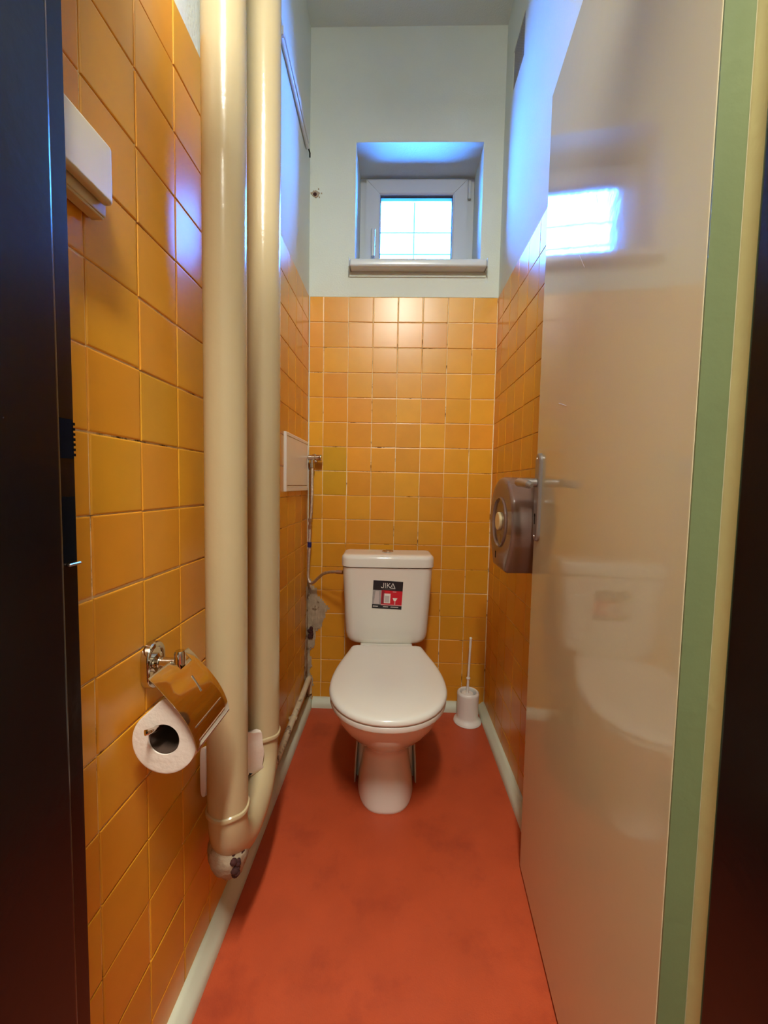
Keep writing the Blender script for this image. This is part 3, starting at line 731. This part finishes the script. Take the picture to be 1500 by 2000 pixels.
for z in (.50, .56, .62, .68, .6965):
    rr.append(tank_ring(z, .163 + .016 * ((z - .402) / .296), YF + .014 - .014 * ((z - .402) / .296), YB))
loft(bm, rr); tank = finish(bm, 'cistern', 'ceramic', to, angle=60)
bm = new()
loft(bm, [tank_ring(.6985, .1765, YF - .001, YB + .001, .034), tank_ring(.701, .1825, YF - .006, YB + .003, .036), tank_ring(.730, .1830, YF - .006, YB + .003, .036), tank_ring(.740, .181, YF - .0035, YB + .002, .036), tank_ring(.7452, .175, YF + .004, YB - .003, .034), tank_ring(.7475, .166, YF + .014, YB - .010, .03), tank_ring(.748, .12, YF + .04, YB - .03, .03)])
finish(bm, 'cistern_lid', 'ceramic', to, angle=60)
bm = new(); lathe(bm, [(.0235, .7475), (.0235, .751), (.021, .7525), (.0195, .7520), (.0190, .7505), (.0004, .7505)], (0, 1.682 - 1.35, 0), 'z', 32); bt = finish(bm, 'flush_button', 'chrome', to)
bm = new(); lathe(bm, [(.0165, .7505), (.0165, .7535), (.0155, .7545), (.0004, .7550)], (0, 1.682 - 1.35, 0), 'z', 24); finish(bm, 'button_cap', 'steel', bt)

# sticker on the cistern front: local frame (u right, v up) rotated a little
SC = Vector((0.0005, 0, .590)); SRz = math.radians(-2.6)
def sp(u, v, lift):
    x = SC.x + u * math.cos(SRz) - v * math.sin(SRz); z = SC.z + u * math.sin(SRz) + v * math.cos(SRz)
    y = YF + .014 - .014 * ((z - .402) / .296) - 1.35 + .006 * (x / .175) ** 2 - lift
    return (x, y, z)
def quad_print(name, poly, lift, m, parent):
    bm = new()
    if len(poly) == 4 and name == 'sticker':
        pass
    vs = [bm.verts.new(sp(u, v, lift)) for u, v in poly]; bm.faces.new(vs)
    r_ = bmesh.ops.extrude_face_region(bm, geom=list(bm.faces)); bmesh.ops.translate(bm, verts=[e for e in r_['geom'] if isinstance(e, bmesh.types.BMVert)], vec=(0, .0002, 0))
    return finish(bm, name, m, parent, smooth=False)
def rct(a, b_, c, d): return [(a, c), (b_, c), (b_, d), (a, d)]
hw_, hh_ = .0585, .0565
stk = quad_print('sticker', rct(-hw_, hw_, -hh_, hh_), .0012, 'black_print', to); stk['label'] = 'square black and red maker sticker'
quad_print('grey_photo', rct(-hw_, -.024, -.040, .018), .0016, 'grey_print', stk)
quad_print('red_photo', rct(-.024, hw_, -.040, .018), .0016, 'red_print', stk)
quad_print('dark_panel', rct(-.022, -.012, -.036, .016), .0019, 'dark_red_print', stk)
quad_print('curtain', [(-.052, -.038), (-.030, -.038), (-.034, .014), (-.048, .014)], .0019, 'pale_print', stk)
quad_print('cabinet', rct(-.014, .012, -.033, .006), .0019, 'white_print', stk)
quad_print('cabinet_door', rct(-.010, .008, -.030, -.003), .0022, 'pale_print', stk)
quad_print('basin', [(.026, -.022), (.034, -.022), (.040, -.011), (.021, -.011)], .0019, 'white_print', stk)
quad_print('basin_foot', rct(.028, .033, -.037, -.022), .0019, 'pink_print', stk)
quad_print('lamp_print', rct(.020, .034, .012, .016), .0019, 'pink_print', stk)
quad_print('floor_line', rct(-.024, hw_, -.042, -.038), .0019, 'pink_print', stk)
def stroke(bm, a, b_, wd=.0023, lift=.0018):
    a, b_ = Vector(a), Vector(b_); d = (b_ - a).normalized(); nn = Vector((-d.y, d.x)) * wd / 2; e = d * wd * .3
    bm.faces.new([bm.verts.new(sp(p.x, p.y, lift)) for p in (a - e - nn, b_ + e - nn, b_ + e + nn, a - e + nn)])
bm = new(); zb, zt_ = .0285, .0475
ltr = [((-.0265, .0315), (-.0245, zb)), ((-.0245, zb), (-.0195, zb)), ((-.0195, zb), (-.0175, .0315)), ((-.0175, .0315), (-.0175, zt_)), ((-.0105, zb), (-.0105, zt_)), ((-.0035, zb), (-.0035, zt_)), ((-.0035, .0365), (.0070, zt_)), ((-.0005, .0395), (.0095, zb)),
       ((.0095, zb), (.0185, zt_)), ((.0185, zt_), (.0280, zb)), ((.0130, zb), (.027, zb)), ((.0177, .034), (.0193, .034))]
for a, b_ in ltr: stroke(bm, a, b_)
finish(bm, 'lettering', 'white_print', stk, smooth=False)
bm = new()
for k in range(17): stroke(bm, (-.020 + k * .003, .0235), (-.0184 + k * .003, .0235), .0009)
finish(bm, 'small_print', 'grey_print', stk, smooth=False)
bm = new()
for a, b_ in ((-.054, -.036), (-.014, .004), (.016, .044)):
    x = a
    while x < b_: stroke(bm, (x, -.049), (x + .0018, -.047), .0018); stroke(bm, (x, -.0465), (x + .002, -.0465), .001); x += .0034
finish(bm, 'price_print', 'white_print', stk, smooth=False)

# ------------------------------------------------------------------ brush and holder
BX, BY = 0.332, 1.742
bh = thing('brush_holder', 'white plastic toilet brush cup in the right rear corner', 'brush holder', (BX, BY, 0))
bm = new(); lathe(bm, [(.056, .0), (.0585, .003), (.058, .010), (.0485, .017), (.0460, .028), (.0455, .06), (.0465, .11), (.0475, .124), (.046, .132), (.041, .136), (.036, .134), (.034, .125), (.033, .03), (.0005, .028)], (BX, BY, 0), 'z', 36); wpart('cup', bm, 'white', bh, angle=50)
bm = new(); lathe(bm, [(.0575, .0002), (.0595, .001), (.0595, .004), (.0575, .006)], (BX, BY, 0), 'z', 36); wpart('base_rim', bm, 'white', bh)
br = thing('toilet_brush', 'thin white toilet brush standing upright in its cup', 'toilet brush', (BX, BY, 0.03))
bm = new(); P0 = Vector((BX - .003, BY, .13)); P1 = Vector((BX + .004, BY, .375))
def along(t_): return P0 + (P1 - P0) * t_
tube(bm, [along(-.3), along(.0), along(.24), along(.25), along(.27), along(.28), along(.6), along(.80), along(.81), along(.88), along(.94), along(.985), along(1.0)], [.0054, .0054, .0054, .005, .005, .005, .0048, .0046, .0054, .0056, .0050, .0064, .003], 14); wpart('handle', bm, 'white', br)
bm = new(); tube(bm, [along(.235), along(.245), along(.265), along(.275)], [.0065, .0088, .0088, .0065], 16); wpart('collar', bm, 'white', br)
bm = new(); lathe(bm, [(.002, .032), (.022, .034), (.028, .05), (.028, .085), (.020, .098), (.006, .100)], (BX - .003, BY, 0), 'z', 20); wpart('bristle_head', bm, 'white', br)
bm = new(); lathe(bm, [(.006, .128), (.024, .127), (.026, .124), (.024, .121), (.006, .121)], (BX - .003, BY, 0), 'z', 24); wpart('inner_lid', bm, 'white', br)

# ------------------------------------------------------------------ jumbo dispenser on the right wall
DY, DZ, DR, XF = 1.178, 0.922, 0.128, 0.298
dp = thing('paper_dispenser', 'smoky brown round jumbo paper dispenser on the right wall behind the door handle', 'dispenser', (XR, DY, 0.79))
def disp_outline(x, d, n=40):
    r_ = DR - d; out = []
    a0 = math.radians(-28); a1 = math.radians(208)
    for k in range(n + 1):
        a = a0 + (a1 - a0) * k / n; out.append((x, DY + r_ * math.cos(a), DZ + r_ * math.sin(a)))
    zb_ = 0.788 + d; hb = .064 - d * .5
    out += [(x, DY - hb - .006, zb_ + .006), (x, DY - hb, zb_), (x, DY + hb, zb_), (x, DY + hb + .006, zb_ + .006)]
    return out
bm = new(); loft(bm, [disp_outline(XR - .020, .001), disp_outline(XF + .010, 0), disp_outline(XF + .004, .002), disp_outline(XF + .001, .006), disp_outline(XF, .012), disp_outline(XF - .0005, .03)], caps=False)
ring = [v for v in bm.verts if abs(v.co.x - (XF - .0005)) < 1e-5]
ring = sorted(ring, key=lambda v: math.atan2(v.co.z - DZ, v.co.y - DY)); 
cir = [bm.verts.new((XF, DY + .070 * math.cos(math.atan2(v.co.z - DZ, v.co.y - DY)), DZ + .070 * math.sin(math.atan2(v.co.z - DZ, v.co.y - DY)))) for v in ring]
nn_ = len(ring)
for j in range(nn_): bm.faces.new((ring[j], ring[(j + 1) % nn_], cir[(j + 1) % nn_], cir[j]))
cov = wpart('cover', bm, 'smoke', dp, angle=35)
bm = new(); lathe(bm, [(.072, .001), (.0715, -.0035), (.0685, -.0045), (.066, -.001), (.064, .006), (.030, .0065), (.0004, .0065)], (XF, DY, DZ), 'x', 40); wpart('centre_disc', bm, 'smoke', cov)
bm = new(); lathe(bm, [(.026, .006), (.026, -.004), (.024, -.006), (.0004, -.0065)], (XF, DY + .004, DZ + .002), 'x', 28); lk = wpart('lock_button', bm, 'brass', cov)
bm = new(); tube(bm, [(XF + .005, DY, DZ - .034), (XF + .005, DY, DZ - .060)], .0018, 8); wpart('disc_notch', bm, 'void', cov)
bm = new(); box(bm, XF - .001, XF + .001, DY + .030, DY + .036, DZ - .108, DZ - .088); wpart('view_slot', bm, 'void', cov)
bm = new(); loft(bm, [disp_outline(XR - .0005, .004), disp_outline(XR - .020, .002)]); wpart('back_plate', bm, 'smoke_solid', dp)
bm = new(); lathe(bm, [(.034, .0), (.034, -.100)], (XR - .018, DY, DZ - .004), 'x', 28); wpart('hub', bm, 'white', dp)
bm = new(); box(bm, XF + .01, XR - .03, DY - .062, DY + .06, 0.789, 0.792); wpart('cutter', bm, 'smoke_solid', dp, smooth=False)
